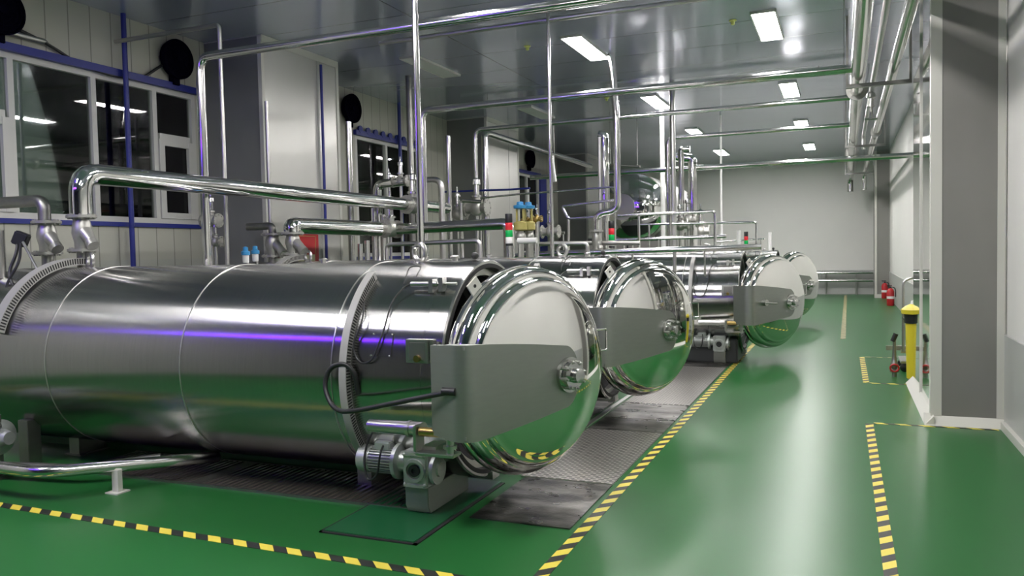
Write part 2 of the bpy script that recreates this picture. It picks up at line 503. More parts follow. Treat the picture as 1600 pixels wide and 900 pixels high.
tape((.29, 13.43), (XR-.08, 13.43), .05, 'hazard_worn', 'faded cross tape at the far side of the trolley bay')
tape((-.02, 16.0), (.05, 30.5), .09, 'hazard_worn', 'worn pale tape leading to the far wall')
# bar grate strip in front of the nearest vessel
t = thing('bar_grate', (-4.2, 4.95, 0), 'dark bar grate strip on the floor below the nearest vessel', 'grate')
g = MB()
for k in range(56): g.span((-1.62+k*.055, -.31, .004), (-1.62+k*.055+.026, .31, .016))
g.build('bars', 'satin', t)
MB().span((-1.64, -.33, 0), (1.50, -.31, .018)).span((-1.64, .31, 0), (1.50, .33, .018)).span((-.4, -.31, .001), (-.3, .31, .017)).build('frame', 'dull', t)
MB().span((-1.64, -.31, .0), (1.50, .31, .003)).build('pit', mat('grate_pit', (.12, .10, .085), .45), t)
tag(MB().span((-7.3, 5.30, 0), (-2.9, 5.42, .07)).build('kerb', 'platform', bevel=.005), 'low green kerb on the floor under the nearest vessel', 'kerb')
# walkway plates beside the doors
pl = [(4.62, 5.6, 'tread', 'stained steel plate at the near end of the walkway'), (5.62, 7.35, 'perf', 'perforated steel grate right of the nearest door'),
      (7.37, 7.9, 'tread', 'narrow stained plate beyond the first perforated grate'), (7.92, 8.75, 'tread', 'stained plate below the second door'), (8.77, 11.75, 'perf', 'long perforated grate beyond the second door'),
      (11.77, 13.3, 'tread', 'stained plate beside the third vessel stand')]
for (y0, y1, m_, l) in pl:
    o = MB().span((-2.28 if y0 > 5 else -2.24, y0, .0), (-1.56, y1, .009)).build('floor_plate', m_)
    tag(o, l, 'floor plate', 'steel plates along the walkway')
t = thing('drain_plate', (-2.31, 7.3, 0), 'narrow steel edge strip left of the walkway plates', 'drain')
MB().span((-.05, -1.6, 0), (.0, 5.4, .012)).build('strip', 'satin', t)
# dark drain plate under vessel 3 stand and others
for (x0, x1, y0, y1, l) in ((-5.3, -1.6, 11.8, 13.4, 'dark wet plate under the third vessel motor'), (-5.3, -2.40, 7.4, 9.0, 'dark wet plate under the second vessel')):
    tag(MB().span((x0, y0, 0), (x1, y1, .006)).build('floor_plate', 'tread'), l, 'floor plate')
# green plate under the nearest motor
t = thing('floor_cover', (-2.65, 4.75, 0), 'green painted floor cover under the nearest gear motor', 'cover')
MB().span((-.34, -.66, .0), (.30, .66, .014)).build('panel', 'platform', t, bevel=.003)
MB().span((-.36, -.68, 0), (-.34, .66, .008)).span((.30, -.68, 0), (.325, .66, .008)).span((-.36, -.68, 0), (.325, -.66, .008)).build('edge_joint', 'gap', t)

# ------------------------------------------------------------------ vessels
def flange(mb, c, d, r, th=.02, bolts=8):
    u, v, d = basis(d); c = Vector(c)
    mb.lathe(c-d*th/2, d, [(0, r), (th, r)], 28)
    for k in range(bolts):
        a = 2*PI*k/bolts
        p = c+(u*math.cos(a)+v*math.sin(a))*(r*.8)
        mb.cyl(p-d*(th*.5+.012), p+d*(th*.5+.012), .009*r/.08, seg=6)
    return mb

def arc_tray(x, w, r0, r1, a0, a1, seg=60):
    """curved channel wrapped round the shell, angle measured from -Y (0) up to +Z (90)"""
    mb = MB(); rr = []
    for k in range(seg+1):
        a = math.radians(a0+(a1-a0)*k/seg)
        c = Vector((0, -math.cos(a), math.sin(a)))
        rr.append([Vector((x-w/2, 0, 0))+c*r0, Vector((x+w/2, 0, 0))+c*r0, Vector((x+w/2, 0, 0))+c*r1, Vector((x-w/2, 0, 0))+c*r1])
    return mb.rings(rr)
def arc_teeth(x, w, r0, r1, a0, a1, n):
    mb = MB()
    for k in range(n):
        a = math.radians(a0+(a1-a0)*(k+.5)/n)
        c = Vector((0, -math.cos(a), math.sin(a))); t_ = Vector((0, math.sin(a), math.cos(a)))
        h = math.radians((a1-a0)/n)*r1*.24
        P = []
        for (rr_, s_) in ((r0, -1), (r0, 1), (r1, 1), (r1, -1)): P.append(Vector((x-w/2, 0, 0))+c*rr_+t_*h*s_)
        mb.prism(P, (w, 0, 0))
    return mb

L = 4.75
def make_vessel(i):
    names = ['nearest polished steel retort vessel with its grey armed door ajar, large in front', 'second polished retort vessel from the viewer, round gauge beside its open door',
             'third polished retort vessel, door standing over the yellow tape', 'furthest polished retort vessel, mostly hidden, only its door showing']
    v = thing('retort_vessel', (AXX[i], AXY[i], VZ), names[i], 'retort vessel')
    # shell as a lathe along +X: outside, lip, inside
    R = VR
    MB().lathe((0, 0, 0), (1, 0, 0), [(-L, .3), (-L, R), (-.155, R), (-.15, R+.004), (-.012, R+.004), (0, R-.006), (0, R-.05), (-.02, R-.055), (-.5, R-.055)], 128, caps=False).build('shell', 'clad', v)
    MB().lathe((0, 0, 0), (1, 0, 0), [(.001, R-.022), (.003, R-.024), (.003, R-.052), (-.02, R-.058), (-.4, R-.07), (-.42, R-.10), (-1.2, R-.1), (-1.22, 0)], 96, caps=False).build('interior', 'gap', v)
    MB().lathe((0, 0, 0), (1, 0, 0), [(-.05, R-.056), (-.05, R-.105), (-.11, R-.105), (-.11, R-.056)], 96, close=True).build('locking_ring', 'satin', v)
    # rear head
    MB().lathe((-L+.01, 0, 0), (-1, 0, 0), [(0, R-.01), (.10, R-.015), (.2, R-.10), (.28, R-.26), (.33, R-.5), (.35, .0)], 64).build('rear_head', 'polished', v)
    for sx in (-.83, -2.15, -3.55):
        MB().lathe((sx, 0, 0), (1, 0, 0), [(-.005, R+.0005), (-.003, R+.005), (.003, R+.005), (.005, R+.0005)], 128, caps=False).build('seam_band', 'satin', v)
    # saddles
    for sx in (-.95, -3.95):
        MB().span((sx-.06, -.22, -VZ+.001), (sx+.06, .42, -.66)).span((sx-.1, -.24, -VZ+.001), (sx+.1, .46, -VZ+.012)).build('saddle', 'dull', v)
    # slotted trays
    sp = (-.70, .055, R+.004, R+.062)
    ft = arc_tray(sp[0], sp[1], sp[2], sp[3], -56, 58).build('cable_tray', 'duct', v, smooth=False)
    arc_teeth(sp[0]+.028, .004, R+.012, R+.055, -54, 56, 78).build('slots', 'gap', ft)
    if i in (0, 1):
        rt = arc_tray(-4.08, .10, R+.02, R+.085, 18, 96).build('cable_tray', 'duct', v, smooth=False)
        arc_teeth(-4.08+.05, .004, R+.030, R+.078, 19, 95, 44).build('slots', 'gap', rt)
    # lifting lugs
    for sx in (-.58, -3.97):
        MB().torus((sx, .04, R+.065), (.35, 1, 0), .062, .019).cyl((sx, .04, R-.01), (sx, .04, R+.01), .04).build('lifting_lug', 'satin', v)
    # top nozzles and small caps
    for (sx, sy) in ((-.30, .06), (-1.5, .12)):
        MB().lathe((sx, sy, R-.01), (0, 0, 1), [(0, .022), (.03, .022), (.03, .035), (.042, .035), (.05, .02)], 16).build('cap', 'satin', v)
    MB().ball((-.10, -.02, R+.012+.02), .028).build('proximity_sensor', 'black', v)
    # latch cylinder + cable on the near upper side
    a = math.radians(50); c = Vector((0, -math.cos(a), math.sin(a)))
    q = c*(R+.045)
    MB().cyl((-.34, q.y, q.z), (-.14, q.y, q.z), .018).cyl((-.14, q.y, q.z), (.0, q.y, q.z), .010).span((-.12, q.y-.03, q.z-.05), (-.09, q.y+.03, q.z+.04)).span((-.20, q.y-.02, q.z-.06), (-.17, q.y+.05, q.z+.03)).cyl((-.15, q.y+.05, q.z-.05), (-.02, q.y+.05, q.z-.05), .010).build('latch', 'satin', v)
    def S(sx, deg, off):
        a = math.radians(deg); return Vector((sx, -math.cos(a)*(R+off), math.sin(a)*(R+off)))
    MB().tube([S(-.66, 40, .02), S(-.60, 28, .05), S(-.66, 16, .03), S(-.60, 8, .02), S(-.50, 9, .03), S(-.44, 22, .03), S(-.44, 40, .03), S(-.38, 48, .045), S(-.34, 50, .045)], .006, .1, 8).tube([S(-.42, 52, .02), S(-.46, 66, .04), S(-.36, 66, .04), S(-.34, 56, .04)], .004, .05, 8).build('cable', 'black', v)
    # name plate & bolted window box
    n0 = S(-.45, 17.5, .006)
    pr = Vector((0, -math.sin(math.radians(17.5)), -math.cos(math.radians(17.5))))
    arc_tray(-.45, .155, R+.001, R+.008, 12, 23.2, 8).build('name_plate', 'clad', v)
    sc_ = MB()
    for sx in (-.07, .07):
        for sz in (7, 28): sc_.ball(S(-.45+sx, 17.5+(sz-17.5)*.5, .012), .006, 8)
    sc_.build('plate_screws', 'satin', v)
    q = S(-.14, 15, .03)
    MB().box(q, (.20, .05, .15)).box(q+Vector((.06, -.03, .0)), (.02, .02, .15)).build('junction_bracket', 'satin', v, bevel=.004)
    MB().box(q+Vector((-.0, -.026, 0)), (.14, .008, .11)).build('cover_plate', 'dull', v)
    MB().cyl(q+Vector((-.01, -.028, -.045)), q+Vector((-.01, -.05, -.045)), .022).build('brass_plug', 'brass', v)
    # door assembly: local frame n (outward), t (from hinge to free edge)
    th = math.radians((-22, -30, -33, -33)[i])
    nn = Vector((math.cos(th), math.sin(th), 0)); tt = Vector((-math.sin(th), math.cos(th), 0)); zz = Vector((0, 0, 1))
    Cd = Vector(((.32, .34, .37, .33)[i], -.15, 0.018))
    def D(n_, t_, z_=0): return Cd+nn*n_+tt*t_+zz*z_
    prof = [(-.06, .0), (-.06, .66), (-.05, .69), (-.02, .712), (.0, .716), (.02, .712), (.028, .70), (.030, .682), (.044, .680), (.048, .70)]
    for k in range(1, 11):           # big rolled bead
        a = PI*.5*k/10
        prof.append((.048+.085*math.sin(a), .640+.062*math.cos(a)))
    prof += [(.137, .632), (.145, .630)]
    for k in range(1, 9):            # second, smaller bead
        a = PI*.5*k/8
        prof.append((.145+.045*math.sin(a), .592+.038*math.cos(a)))
    prof += [(.192, .585), (.194, .575)]
    rc = 1.75; h0 = math.sqrt(rc*rc-.575**2)
    for k in range(1, 25):
        r_ = .575*(1-k/25)
        prof.append((.197+math.sqrt(rc*rc-r_*r_)-h0, r_))
    prof.append((.197+rc-h0, 0))
    dr = MB().lathe(D(0, 0), nn, prof, 128, caps=False).build('door', 'mirror', v)
    MB().tube([D(.0, .66, .21), D(.03, .87, .21), D(.03, .87, .05), D(.0, .70, .05)], .008, .02, 10).build('door_handle', 'pipe', dr)
    a_ = math.radians(128)
    pc = D(-.06, math.cos(a_)*.70, math.sin(a_)*.70)
    e1 = (tt*math.cos(a_)+zz*math.sin(a_)); e2 = (-tt*math.sin(a_)+zz*math.cos(a_))
    P = [pc+e1*.09+e2*.05, pc+e1*.09-e2*.05, pc-e1*.07-e2*.05, pc-e1*.07+e2*.05]
    MB().prism([p+nn*.06 for p in P], nn*.012).build('lug_plate', 'trim', dr)
    MB().cyl(pc+nn*.07+e1*.05, pc+nn*.0735+e1*.05, .012).build('plate_hole', 'gap', dr)
    MB().tube([D(-.05, -.42, -.50), D(-.10, -.30, -.58), D(-.10, -.05, -.66)], .012, .08, 8).build('door_seal_pipe', 'pipe', dr)
    # hinge arm: bent plate box from pivot across the dish to the hub
    nF, tA, hL = .385, -.90, .282
    path = [(.08, tA, hL-.012), (.18, tA-.004, hL-.006), (.27, tA-.008, hL)]
    for k in range(1, 9):            # wide rounded bend
        a = PI*.5*k/8
        path.append((.27+(nF-.27)*math.sin(a), tA-.008+.115*(1-math.cos(a)), hL))
    for (t_, h_) in ((-.70, .275), (-.5, .258), (-.3, .237), (-.12, .215), (-.03, .204)): path.append((nF, t_, h_))
    for k in range(1, 9):
        a = PI*.5*k/8
        path.append((nF, -.03+.135*math.sin(a), .204-.17*(1-math.cos(a))))
    rr = []
    for q_, (n_, t_, h_) in enumerate(path):
        p_ = path[max(q_-1, 0)]; x_ = path[min(q_+1, len(path)-1)]
        dn, dt = x_[0]-p_[0], x_[1]-p_[1]
        l_ = math.hypot(dn, dt); mn, mt = -dt/l_, dn/l_      # inward
        zo = -.012
        o1, o2 = (n_, t_), (n_+mn*.03, t_+mt*.03)
        rr.append([D(o1[0], o1[1], h_+zo), D(o1[0], o1[1], -h_+zo), D(o2[0], o2[1], -h_+zo), D(o2[0], o2[1], h_+zo)])
    ar = MB().rings(rr)
    ar.prism([D(.1, tA+.02, hL-.03), D(nF-.03, tA+.02, hL-.02), D(nF-.03, tA+.2, hL-.02), D(.1, tA+.14, hL-.03)], zz*-.02)
    ar.prism([D(.1, tA+.02, -hL+.0), D(nF-.03, tA+.02, -hL+.0), D(nF-.03, tA+.2, -hL+.0), D(.1, tA+.14, -hL+.0)], zz*.02)
    hb = ar.build('hinge_arm', 'arm', v)
    h = MB().lathe(D(nF-.01, 0, 0), nn, [(0, .115), (.035, .115), (.035, .095), (.07, .09), (.07, .05), (.115, .045), (.12, .0)], 32)
    h.build('hub', 'pipe', hb)
    for k in range(8):
        a = 2*PI*k/8+.2
        p = D(nF+.02, math.cos(a)*.088, math.sin(a)*.088)
        MB().lathe(p, nn, [(0, .015), (.042, .015), (.043, .008), (.06, .007)], 8).build('bolt', 'satin', hb)
    MB().lathe(D(.27, 0, 0), nn, [(0, .10), (nF-.29, .07)], 24).build('hub_neck', 'satin', hb)
    # pivot, bracket
    pv = D(.17, tA+.06)
    MB().lathe(pv+zz*(-hL-.12), zz, [(0, .025), (.04, .025), (.04, .042), (.06, .042), (.06, .025), (.13, .025)], 20).build('hinge_pin', 'satin', v)
    bx = pv+Vector((-.12, .0, -hL-.11))
    MB().span((bx.x-.10, bx.y-.04, bx.z-.02), (bx.x+.16, bx.y+.07, bx.z)).span((bx.x-.11, bx.y-.04, bx.z), (bx.x-.09, bx.y+.07, bx.z+.16)).span((bx.x-.10, bx.y+.04, bx.z-.02), (bx.x+.0, bx.y+.20, bx.z+.02)).build('hinge_bracket', 'satin', v, bevel=.004)
    MB().cyl((bx.x-.08, bx.y, bx.z+.12), (bx.x+.06, bx.y, bx.z+.12), .028).build('brass_bushing', 'brass', v)
    MB().cyl((bx.x-.50, bx.y+.10, bx.z+.11), (bx.x-.09, bx.y+.06, bx.z+.12), .04, .045).cyl((bx.x-.20, bx.y+.07, bx.z+.115), (bx.x-.18, bx.y+.07, bx.z+.115), .052).build('actuator_tube', 'satin', v)
    # lower ring of the opening under the door
    MB().span((-.35, -.06, -R-.03), (.02, .06, -R+.03)).build('drain_nozzle', 'satin', v)
    MB().cyl((.02, -.12, -.64), (.1, -.10, -.52), .018).cyl((.0, .12, -.64), (.05, .12, -.5), .014).build('stop_pin', 'satin', v)
    if i in (0, 1, 2):   # black hose loop
        if i == 0:
            A = Vector((-.64, -.80, .03))
            MB().tube([A+Vector((.02, .03, -.12)), A+Vector((.02, 0, .02)), A+Vector((-.04, -.02, .09)), A+Vector((-.16, -.02, .06)), A+Vector((-.20, -.04, -.06)), A+Vector((-.12, -.08, -.18)), A+Vector((.0, -.14, -.21)),
                       A+Vector((.16, -.2, -.18)), D(.27, tA-.02, .0)], .016, .07, 12).build('hose', 'black', v)
            MB().cyl(D(.22, tA-.03, .0), D(.30, tA-.0, .0), .024).build('hose_gland', 'black', v)
        else:
            MB().tube([S(-.45, 84, .01), S(-.45, 60, .012), S(-.45, 20, .012), S(-.45, -20, .012), S(-.45, -50, .012)], .012, .15, 8).build('hose', 'black', v)
    if i == 1:
        g_ = MB().cyl(S(-.34, 35, -.01), S(-.34, 35, .06), .012)
        dl = S(-.34, 35, .085)
        g2 = MB().lathe(dl+Vector((.0, .015, .0)), Vector((.25, -1, .12)), [(0, .075), (.03, .078), (.035, .07), (.036, 0)], 32)
        go = g2.build('gauge', 'white', v, label='white round dial gauge')
        g_.build('gauge_stem', 'satin', go)
    if i == 2:
        MB().cyl(D(nF, -.62, .02), D(nF+.06, -.62, .02), .045).cyl(D(nF+.05, -.66, .02), D(nF+.06, -.40, -.0), .014).build('arm_lock', 'satin', hb)
    if i >= 2:
        MB().span((-4.2, -.62, -VZ+.01), (-.04, .55, -.52)).build('support_skirt', 'dark', v, bevel=.02)
    return v
vessels = [make_vessel(i) for i in range(4)]

# gear motors on their stands
def make_motor(loc, label):
    t = thing('gear_motor', loc, label, 'gear motor', 'gear motors under the doors')
    # origin: gearbox foot centre (floor)
    MB().lathe((-.45, 0, .325), (1, 0, 0), [(0, .06), (.005, .088), (.07, .096), (.075, .084), (.09, .08)], 36).build('fan_cover', 'alu', t)
    b_ = MB().cyl((-.37, 0, .325), (-.15, 0, .325), .072, seg=28)
    for k in range(28):
        a = 2*PI*k/28
        b_.box((-.26, math.cos(a)*.08, .325+math.sin(a)*.08), (.19, .005, .022), rx=a+PI/2)
    b_.build('motor_body', 'alu', t)
    MB().lathe((-.17, 0, .325), (1, 0, 0), [(0, .075), (.005, .118), (.032, .118), (.035, .07), (.09, .06)], 36).build('motor_flange', 'alu', t)
    MB().span((-.32, -.05, .395), (-.2, .05, .455)).build('terminal_box', 'alu', t, bevel=.008)
    gb = MB().span((-.095, -.07, .175), (.085, .10, .415)).build('gearbox', 'alu', t, bevel=.012)
    r_ = MB().lathe((-.005, -.07, .29), (0, -1, 0), [(0, .078), (.014, .076), (.016, .056), (.006, .054)], 32, caps=False)
    for (sx, sz) in ((-1, -1), (1, -1), (-1, 1), (1, 1)):
        r_.ball((-.005+sx*.072, -.072, .295+sz*.098), .013, 8)
    r_.span((-.085, -.078, .385), (.075, -.068, .41)).span((-.085, -.078, .18), (.075, -.068, .2))
    r_.build('bearing_ring', 'alu', gb)
    MB().lathe((-.005, -.065, .29), (0, -1, 0), [(0, .040), (.018, .040), (.018, .018), (.008, .016)], 24).build('shaft_seal', 'black', gb)
    MB().lathe((.085, .015, .29), (1, 0, 0), [(0, .07), (.02, .07), (.02, .1), (.045, .1), (.045, .05), (.06, .045)], 28).build('output_flange', 'alu', gb)
    MB().tube([(-.25, -.05, .43), (-.23, -.12, .40), (-.25, -.13, .25), (-.33, -.12, .2), (-.37, -.10, .3), (-.38, -.06, .42), (-.32, -.02, .55)], .007, .06, 8).build('cable', 'black', t)
    MB().prism([(-.09, -.05, .176), (-.09, .55, .176), (-.09, .55, .001), (-.09, .14, .001), (-.09, -.02, .001), (-.09, -.05, .05)], (.17, 0, 0)).build('stand', 'arm', t, bevel=.004)
    return t
mo = make_motor((-2.58, 4.60, .014), 'grey gear motor on a steel stand on the green floor cover')
for (x, y, l) in ((-1.71, 12.20, 'grey gear motor below the third vessel by the yellow tape'), (-2.6, 7.74, 'grey gear motor mostly hidden behind the nearest door'), (-1.6, 17.9, 'grey gear motor hidden behind the third door')):
    c = copy_tree(mo); c.location = (x, y, .006 if y < 15 else 0); c['label'] = l

# ------------------------------------------------------------------ pipes
npipe = [0]
def ground(x, y):
    for ax_, ay_ in zip(AXX, AXY):
        if abs(y-ay_) < VR-.02 and ax_-4.75 < x < ax_: return VZ+math.sqrt(VR*VR-(y-ay_)**2)
    return 0.0
def pipe(pts, r, label, m='pipe', bend=None, snap=True, hang=False, rings=(), name='pipe', cat='pipe', collars=True, group=None):
    pts = [Vector(p) for p in pts]
    held = not snap
    for e_, nb in ((0, 1), (-1, -2)):
        a, b = pts[e_], pts[nb]
        if abs(a.x-b.x) < .03 and abs(a.y-b.y) < .03 and a.z < b.z and pts[nb].z < 4.9 and abs(a.x) > 1.5 and snap and name != 'hanging_tube':
            gz = ground(a.x, a.y)
            if gz == 0 and a.z > 1.9 and b.z-a.z > .8 and False: continue
            a.z = gz-.004 if gz > 0 else 0.0; held = True
        if a.z > ZC-.03 or a.x > XR-.1 or a.x < XL+.1 or abs(a.x-.2) < .05: held = True
    o0 = pts[0]
    t = MB().tube([p-o0 for p in pts], r, bend if bend is not None else r*3.2, 16)
    o = t.build(name, m)
    o.location = o0
    tag(o, label, cat, group)
    if not held or hang:
        for e_, nb in ((0, 1), (-1, -2)):
            for f_ in (.08, .25, .42, .6, .8):
                a = pts[e_].lerp(pts[nb], f_)
                if a.z > 3.1 or ground(a.x, a.y) > 0 or a.x < -2.7: break
            else: continue
            if a.z > 3.1: MB().cyl(a-o0, Vector((a.x, a.y, ZC))-o0, .007, seg=8).build('hanger_rod', 'dull', o)
            else:
                gz = ground(a.x, a.y)
                if gz < a.z: MB().cyl(Vector((a.x, a.y, gz))-o0, a-o0, .014, seg=8).build('post', 'satin', o)
    if rings:
        for (i, f) in rings:
            a, b = pts[i], pts[i+1]
            c = a.lerp(b, f)-o0
            flange(MB(), c, b-a, r*1.35+.02, .03, 8).build('flange', 'cast', o)
    return o
def P(x, y, ax, v): return at(x, y, ax, v)

ZP = 4.0
# header pipes along the right, in hanging frames
pipe([(.17, 1.0, 4.0), (.2, 29.6, 4.0), (.2, 29.6, 3.55)], .095, 'thick insulated pipe along the ceiling, left one of the right-hand pair', 'pipe', .25, rings=((0, .42), (0, .72)))
pipe([(.60, 1.0, 4.0), (.60, 28.2, 4.0), (.60, 28.2, 3.5)], .065, 'thinner pipe along the ceiling, right one of the right-hand pair', 'pipe', .2, rings=((0, .62),))
pipe([(.44, 6.0, 4.35), (.44, 21.0, 4.35), (.44, 21.0, 4.0)], .04, 'slim pipe above and between the right-hand ceiling pair', 'satin')
for i, (y, z) in enumerate(((7.0, 3.86), (11.9, 3.86), (19.0, 3.86), (26.0, 3.86))):
    t = thing('pipe_hanger', (.4, y, ZC), 'steel U frame hanging under the right-hand pipes, %s' % ['nearest, out of view', 'nearest in view', 'the middle one', 'the far one'][i], 'pipe hanger', 'frames under the right-hand pipes')
    MB().span((-.37, -.025, -.94), (-.34, .025, 0)).span((.40, -.025, -.94), (.43, .025, 0)).build('hanger_rod', 'dull', t)
    MB().span((-.37, -.03, -.965), (.43, .03, -.915)).build('crossbar', 'dull', t)
t = thing('wall_bracket', (XR, 9.5-1.2, 4.1), 'steel angle bracket reaching from the right pillar to the pipes', 'bracket')
MB().span((-.85, -.03, -.02), (0, .03, .04)).span((-.02, -.06, -.12), (-.0, .06, .12)).build('arm', 'dull', t)
# small valve between the right-hand pipes
pv_ = at(1361, 195, 1, 15.0)
t = thing('air_valve', (pv_.x, 15.0, 4.0), 'small round-topped air valve between the right-hand pipes', 'valve')
MB().lathe((0, 0, -.15), (0, 0, 1), [(0, .03), (.2, .03), (.2, .06), (.23, .06), (.23, .035), (.34, .035), (.36, .075), (.42, .07), (.46, .03), (.465, 0)], 20).build('body', 'satin', t)
MB().cyl((-.1, 0, -.15), (.1, 0, -.15), .02).build('side_spigot', 'satin', t)
# cross pipes running to the right-hand header
X1 = [
 ([(-6.75, 7.2, 1.2), (-6.75, 7.2, ZP), (.2, 7.2, ZP)], .05, 'overhead cross pipe rising beside the long window and crossing above the nearest vessel'),
 ([(-6.2, 11.4, 1.2), (-6.2, 11.4, ZP), (.2, 11.4, ZP)], .055, 'overhead cross pipe coming down behind the near pillar pipes'),
 ([(-6.3, 13.6, 1.8), (-6.3, 13.6, ZP), (.2, 13.6, ZP)], .04, 'third overhead cross pipe from the viewer'),
 ([(-3.34, 16.6, 1.8), (-3.34, 16.6, ZP), (.2, 16.6, ZP)], .045, 'fourth overhead cross pipe, elbow above the far vessels'),
]
for pts, r, l in X1: pipe(pts, r, l, 'pipe', .16)
pipe([(-6.6, 17.2, 3.42), (XR-.03, 17.2, 3.42)], .055, 'lower cross pipe running in front of the far wall to the right wall', 'pipe')
pipe([(-6.0, 9.85, ZC-.12), (.2, 9.85, ZC-.12)], .03, 'slim cross pipe close under the ceiling', 'satin', hang=True)
pipe([(-7.2, 14.9, ZC-.14), (.2, 14.9, ZC-.14)], .035, 'slim dark cross pipe close under the ceiling further back', 'satin', hang=True)
# thin line from the window wall
pipe([(XL, 7.57, 4.46), (-6.79, 7.57, 4.46), (-6.79, 7.57, 1.2)], .027, 'thin pipe leaving the left wall above the window and dropping beside the pillar', 'satin', .06)
pipe([(XL+.04, 4.6, 4.22), (XL+.04, 6.55, 4.22), (XL+.0, 6.6, 4.22)], .035, 'short grey pipe on the wall below the nearest fan', 'satin', .03)
pipe([(XL+.12, 7.6, 0), (XL+.12, 7.6, ZC)], .032, 'blue vertical pipe in front of the long window', 'blue', name='conduit')
pipe([(XL+.12, 14.35, 0), (XL+.12, 14.35, ZC)], .035, 'blue vertical pipe in front of the second window', 'blue', name='conduit')
pipe([(-7.40, 10.42, 0), (-7.40, 10.42, ZC-.15)], .022, 'slim blue conduit on the face of the near pillar', 'blue', name='conduit')
pipe([(-7.3, 9.0, 0), (-7.3, 9.0, 3.85)], .028, 'grey conduit at the corner of the window wall and near pillar', 'satin', name='conduit')
# hanging verticals
def vert(x0, y0, x1, y1, Y, r, label, m='pipe', ztop=ZC, zbot=None, rings=()):
    a = at(x1, y1, 1, Y)
    zb = a.z if zbot is None else zbot
    return pipe([(a.x, Y, zb), (a.x, Y, ztop)], r, label, m, rings=rings)
vert(648, 0, 658, 398, 5.75, .026, 'bright vertical pipe rising from behind the nearest lifting ring', zbot=1.3)
pipe([at(857, 398, 2, 1.62).xy.to_3d()*0+Vector((-3.49, 9.83, 1.45)), (-3.49, 9.83, ZC)], .024, 'thin bright vertical pipe behind the second vessel')
# bent hanging pipe
b0 = Vector((-3.33, 12.3, 2.35))
pipe([(-3.62, 12.3, 2.03), (-3.62, 12.3, 2.30), (-3.27, 12.3, 2.34), (-3.27, 12.3, 3.9), (-3.36, 12.38, ZC)], .055, 'bent vertical pipe from the ceiling with an elbow above the second vessel', 'pipe', .15, snap=False)
pipe([(-3.66, 17.6, 1.6), (-3.66, 17.6, ZC)], .05, 'white vertical pipe under the second lit lamp', 'white')
pipe([(-2.63, 19.2, 1.5), (-2.63, 19.2, ZC)], .024, 'thin white vertical pipe against the far wall', 'white')
pipe([(-3.06, 15.7, 1.6), (-3.06, 15.7, ZC)], .055, 'thick dark vertical pipe beside the tank', 'satin')
pipe([(-2.98, 15.0, 1.6), (-2.98, 15.0, 3.1)], .03, 'short dark pipe in front of the thick vertical pipe', 'dull')
p0 = at(944, 212, 1, 14.6)
pipe([(p0.x, 14.6, 2.1), (p0.x, 14.6, p0.z), (p0.x-.1, 14.6, p0.z+.02)], .085, 'thick bright vertical pipe left of the tank', 'polished', .1, rings=((0, .02),))
p0 = at(936, 214, 1, 14.2)
pipe([(p0.x, 14.2, 1.6), (p0.x, 14.2, p0.z)], .03, 'slim pipe left of the thick bright one', 'satin')
p0 = at(744, 214, 1, 15.8)
pipe([(-7.1, 15.8, 2.5), (-7.1, 15.8, 4.27), (-7.1, 16.0, 4.3), (-7.1, 23.6, 4.3)], .075, 'polished pipe dropping by the second pillar and running along under the ceiling', 'pipe', .12)
p0 = at(702, 300, 1, 13.0)
pipe([(p0.x, 13.0, 1.6), (p0.x, 13.0, at(702, 212, 1, 13.0).z)], .045, 'vertical pipe ending below the ceiling between the two windows', 'pipe')
p0 = at(668, 300, 1, 11.9)
p0 = at(547, 300, 1, 11.2)
o = pipe([(p0.x, 11.2, 1.3), (p0.x, 11.2, 3.9)], .055, 'vertical pipe at the right edge of the near pillar with small gauge', 'pipe')
MB().cyl((.03, -.06, 2.2-.0), (.03, -.10, 2.2), .075).build('gauge', 'satin', o)
p0 = at(643, 300, 1, 12.3)
pipe([(p0.x, 12.3, 1.5), (p0.x, 12.3, ZC)], .055, 'dull brown-grey vertical pipe beside the second window', 'dull')
for k, px_ in enumerate((563, 574, 586, 600)):
    p0 = at(px_, 395, 1, 10.6+.1*k)
    pipe([(p0.x, 10.6+.1*k, 1.0), (p0.x, 10.6+.1*k, (1.9, 1.95, 2.45, 2.35)[k])], .045, 'short vertical pipe, %s of four standing behind the nearest vessel' % ['leftmost', 'second from left', 'third from left', 'rightmost'][k], 'pipe', group='four short pipes behind the nearest vessel')
# big insulated pipes along the back
pipe([(-6.42, 5.30, 2.12), (-6.42, 5.30, 2.515), (-6.42, 11.4, 2.515)], .098, 'thick polished elbow pipe rising from the nearest vessel and running back', 'polished', .22, snap=False)
pipe([(-6.42, 11.45, 2.515), (-6.42, 12.6, 2.515)], .098, 'polished stub continuing the thick pipe past its valve', 'polished')
pipe([(-6.55, 8.50, 2.02), (-6.55, 8.50, 2.12), (-6.55, 10.75, 2.12)], .11, 'second polished pipe running back from the second vessel valve', 'polished', .12, snap=False)
q1 = at(795, 352, 1, 10.9); q2 = at(795, 395, 1, 10.9)
pipe([(-6.5, 10.9, 2.12), (q1.x, 10.9, 2.14), (q1.x, 10.9, 1.3)], .085, 'polished pipe crossing behind the second vessel and turning down by the signal tower', 'pipe', .12)
pipe([(-8.3, 5.24, 2.28), (-6.82, 5.24, 2.28), (-6.82, 5.24, 2.08)], .055, 'dark elbow pipe entering the left valve of the nearest vessel', 'dull', .13, snap=False)
pipe([(-7.35, 8.6, 2.13), (-6.95, 8.6, 2.13), (-6.95, 8.6, 2.02)], .05, 'dark elbow pipe entering the left valve behind the second lug', 'dull', .09, snap=False)

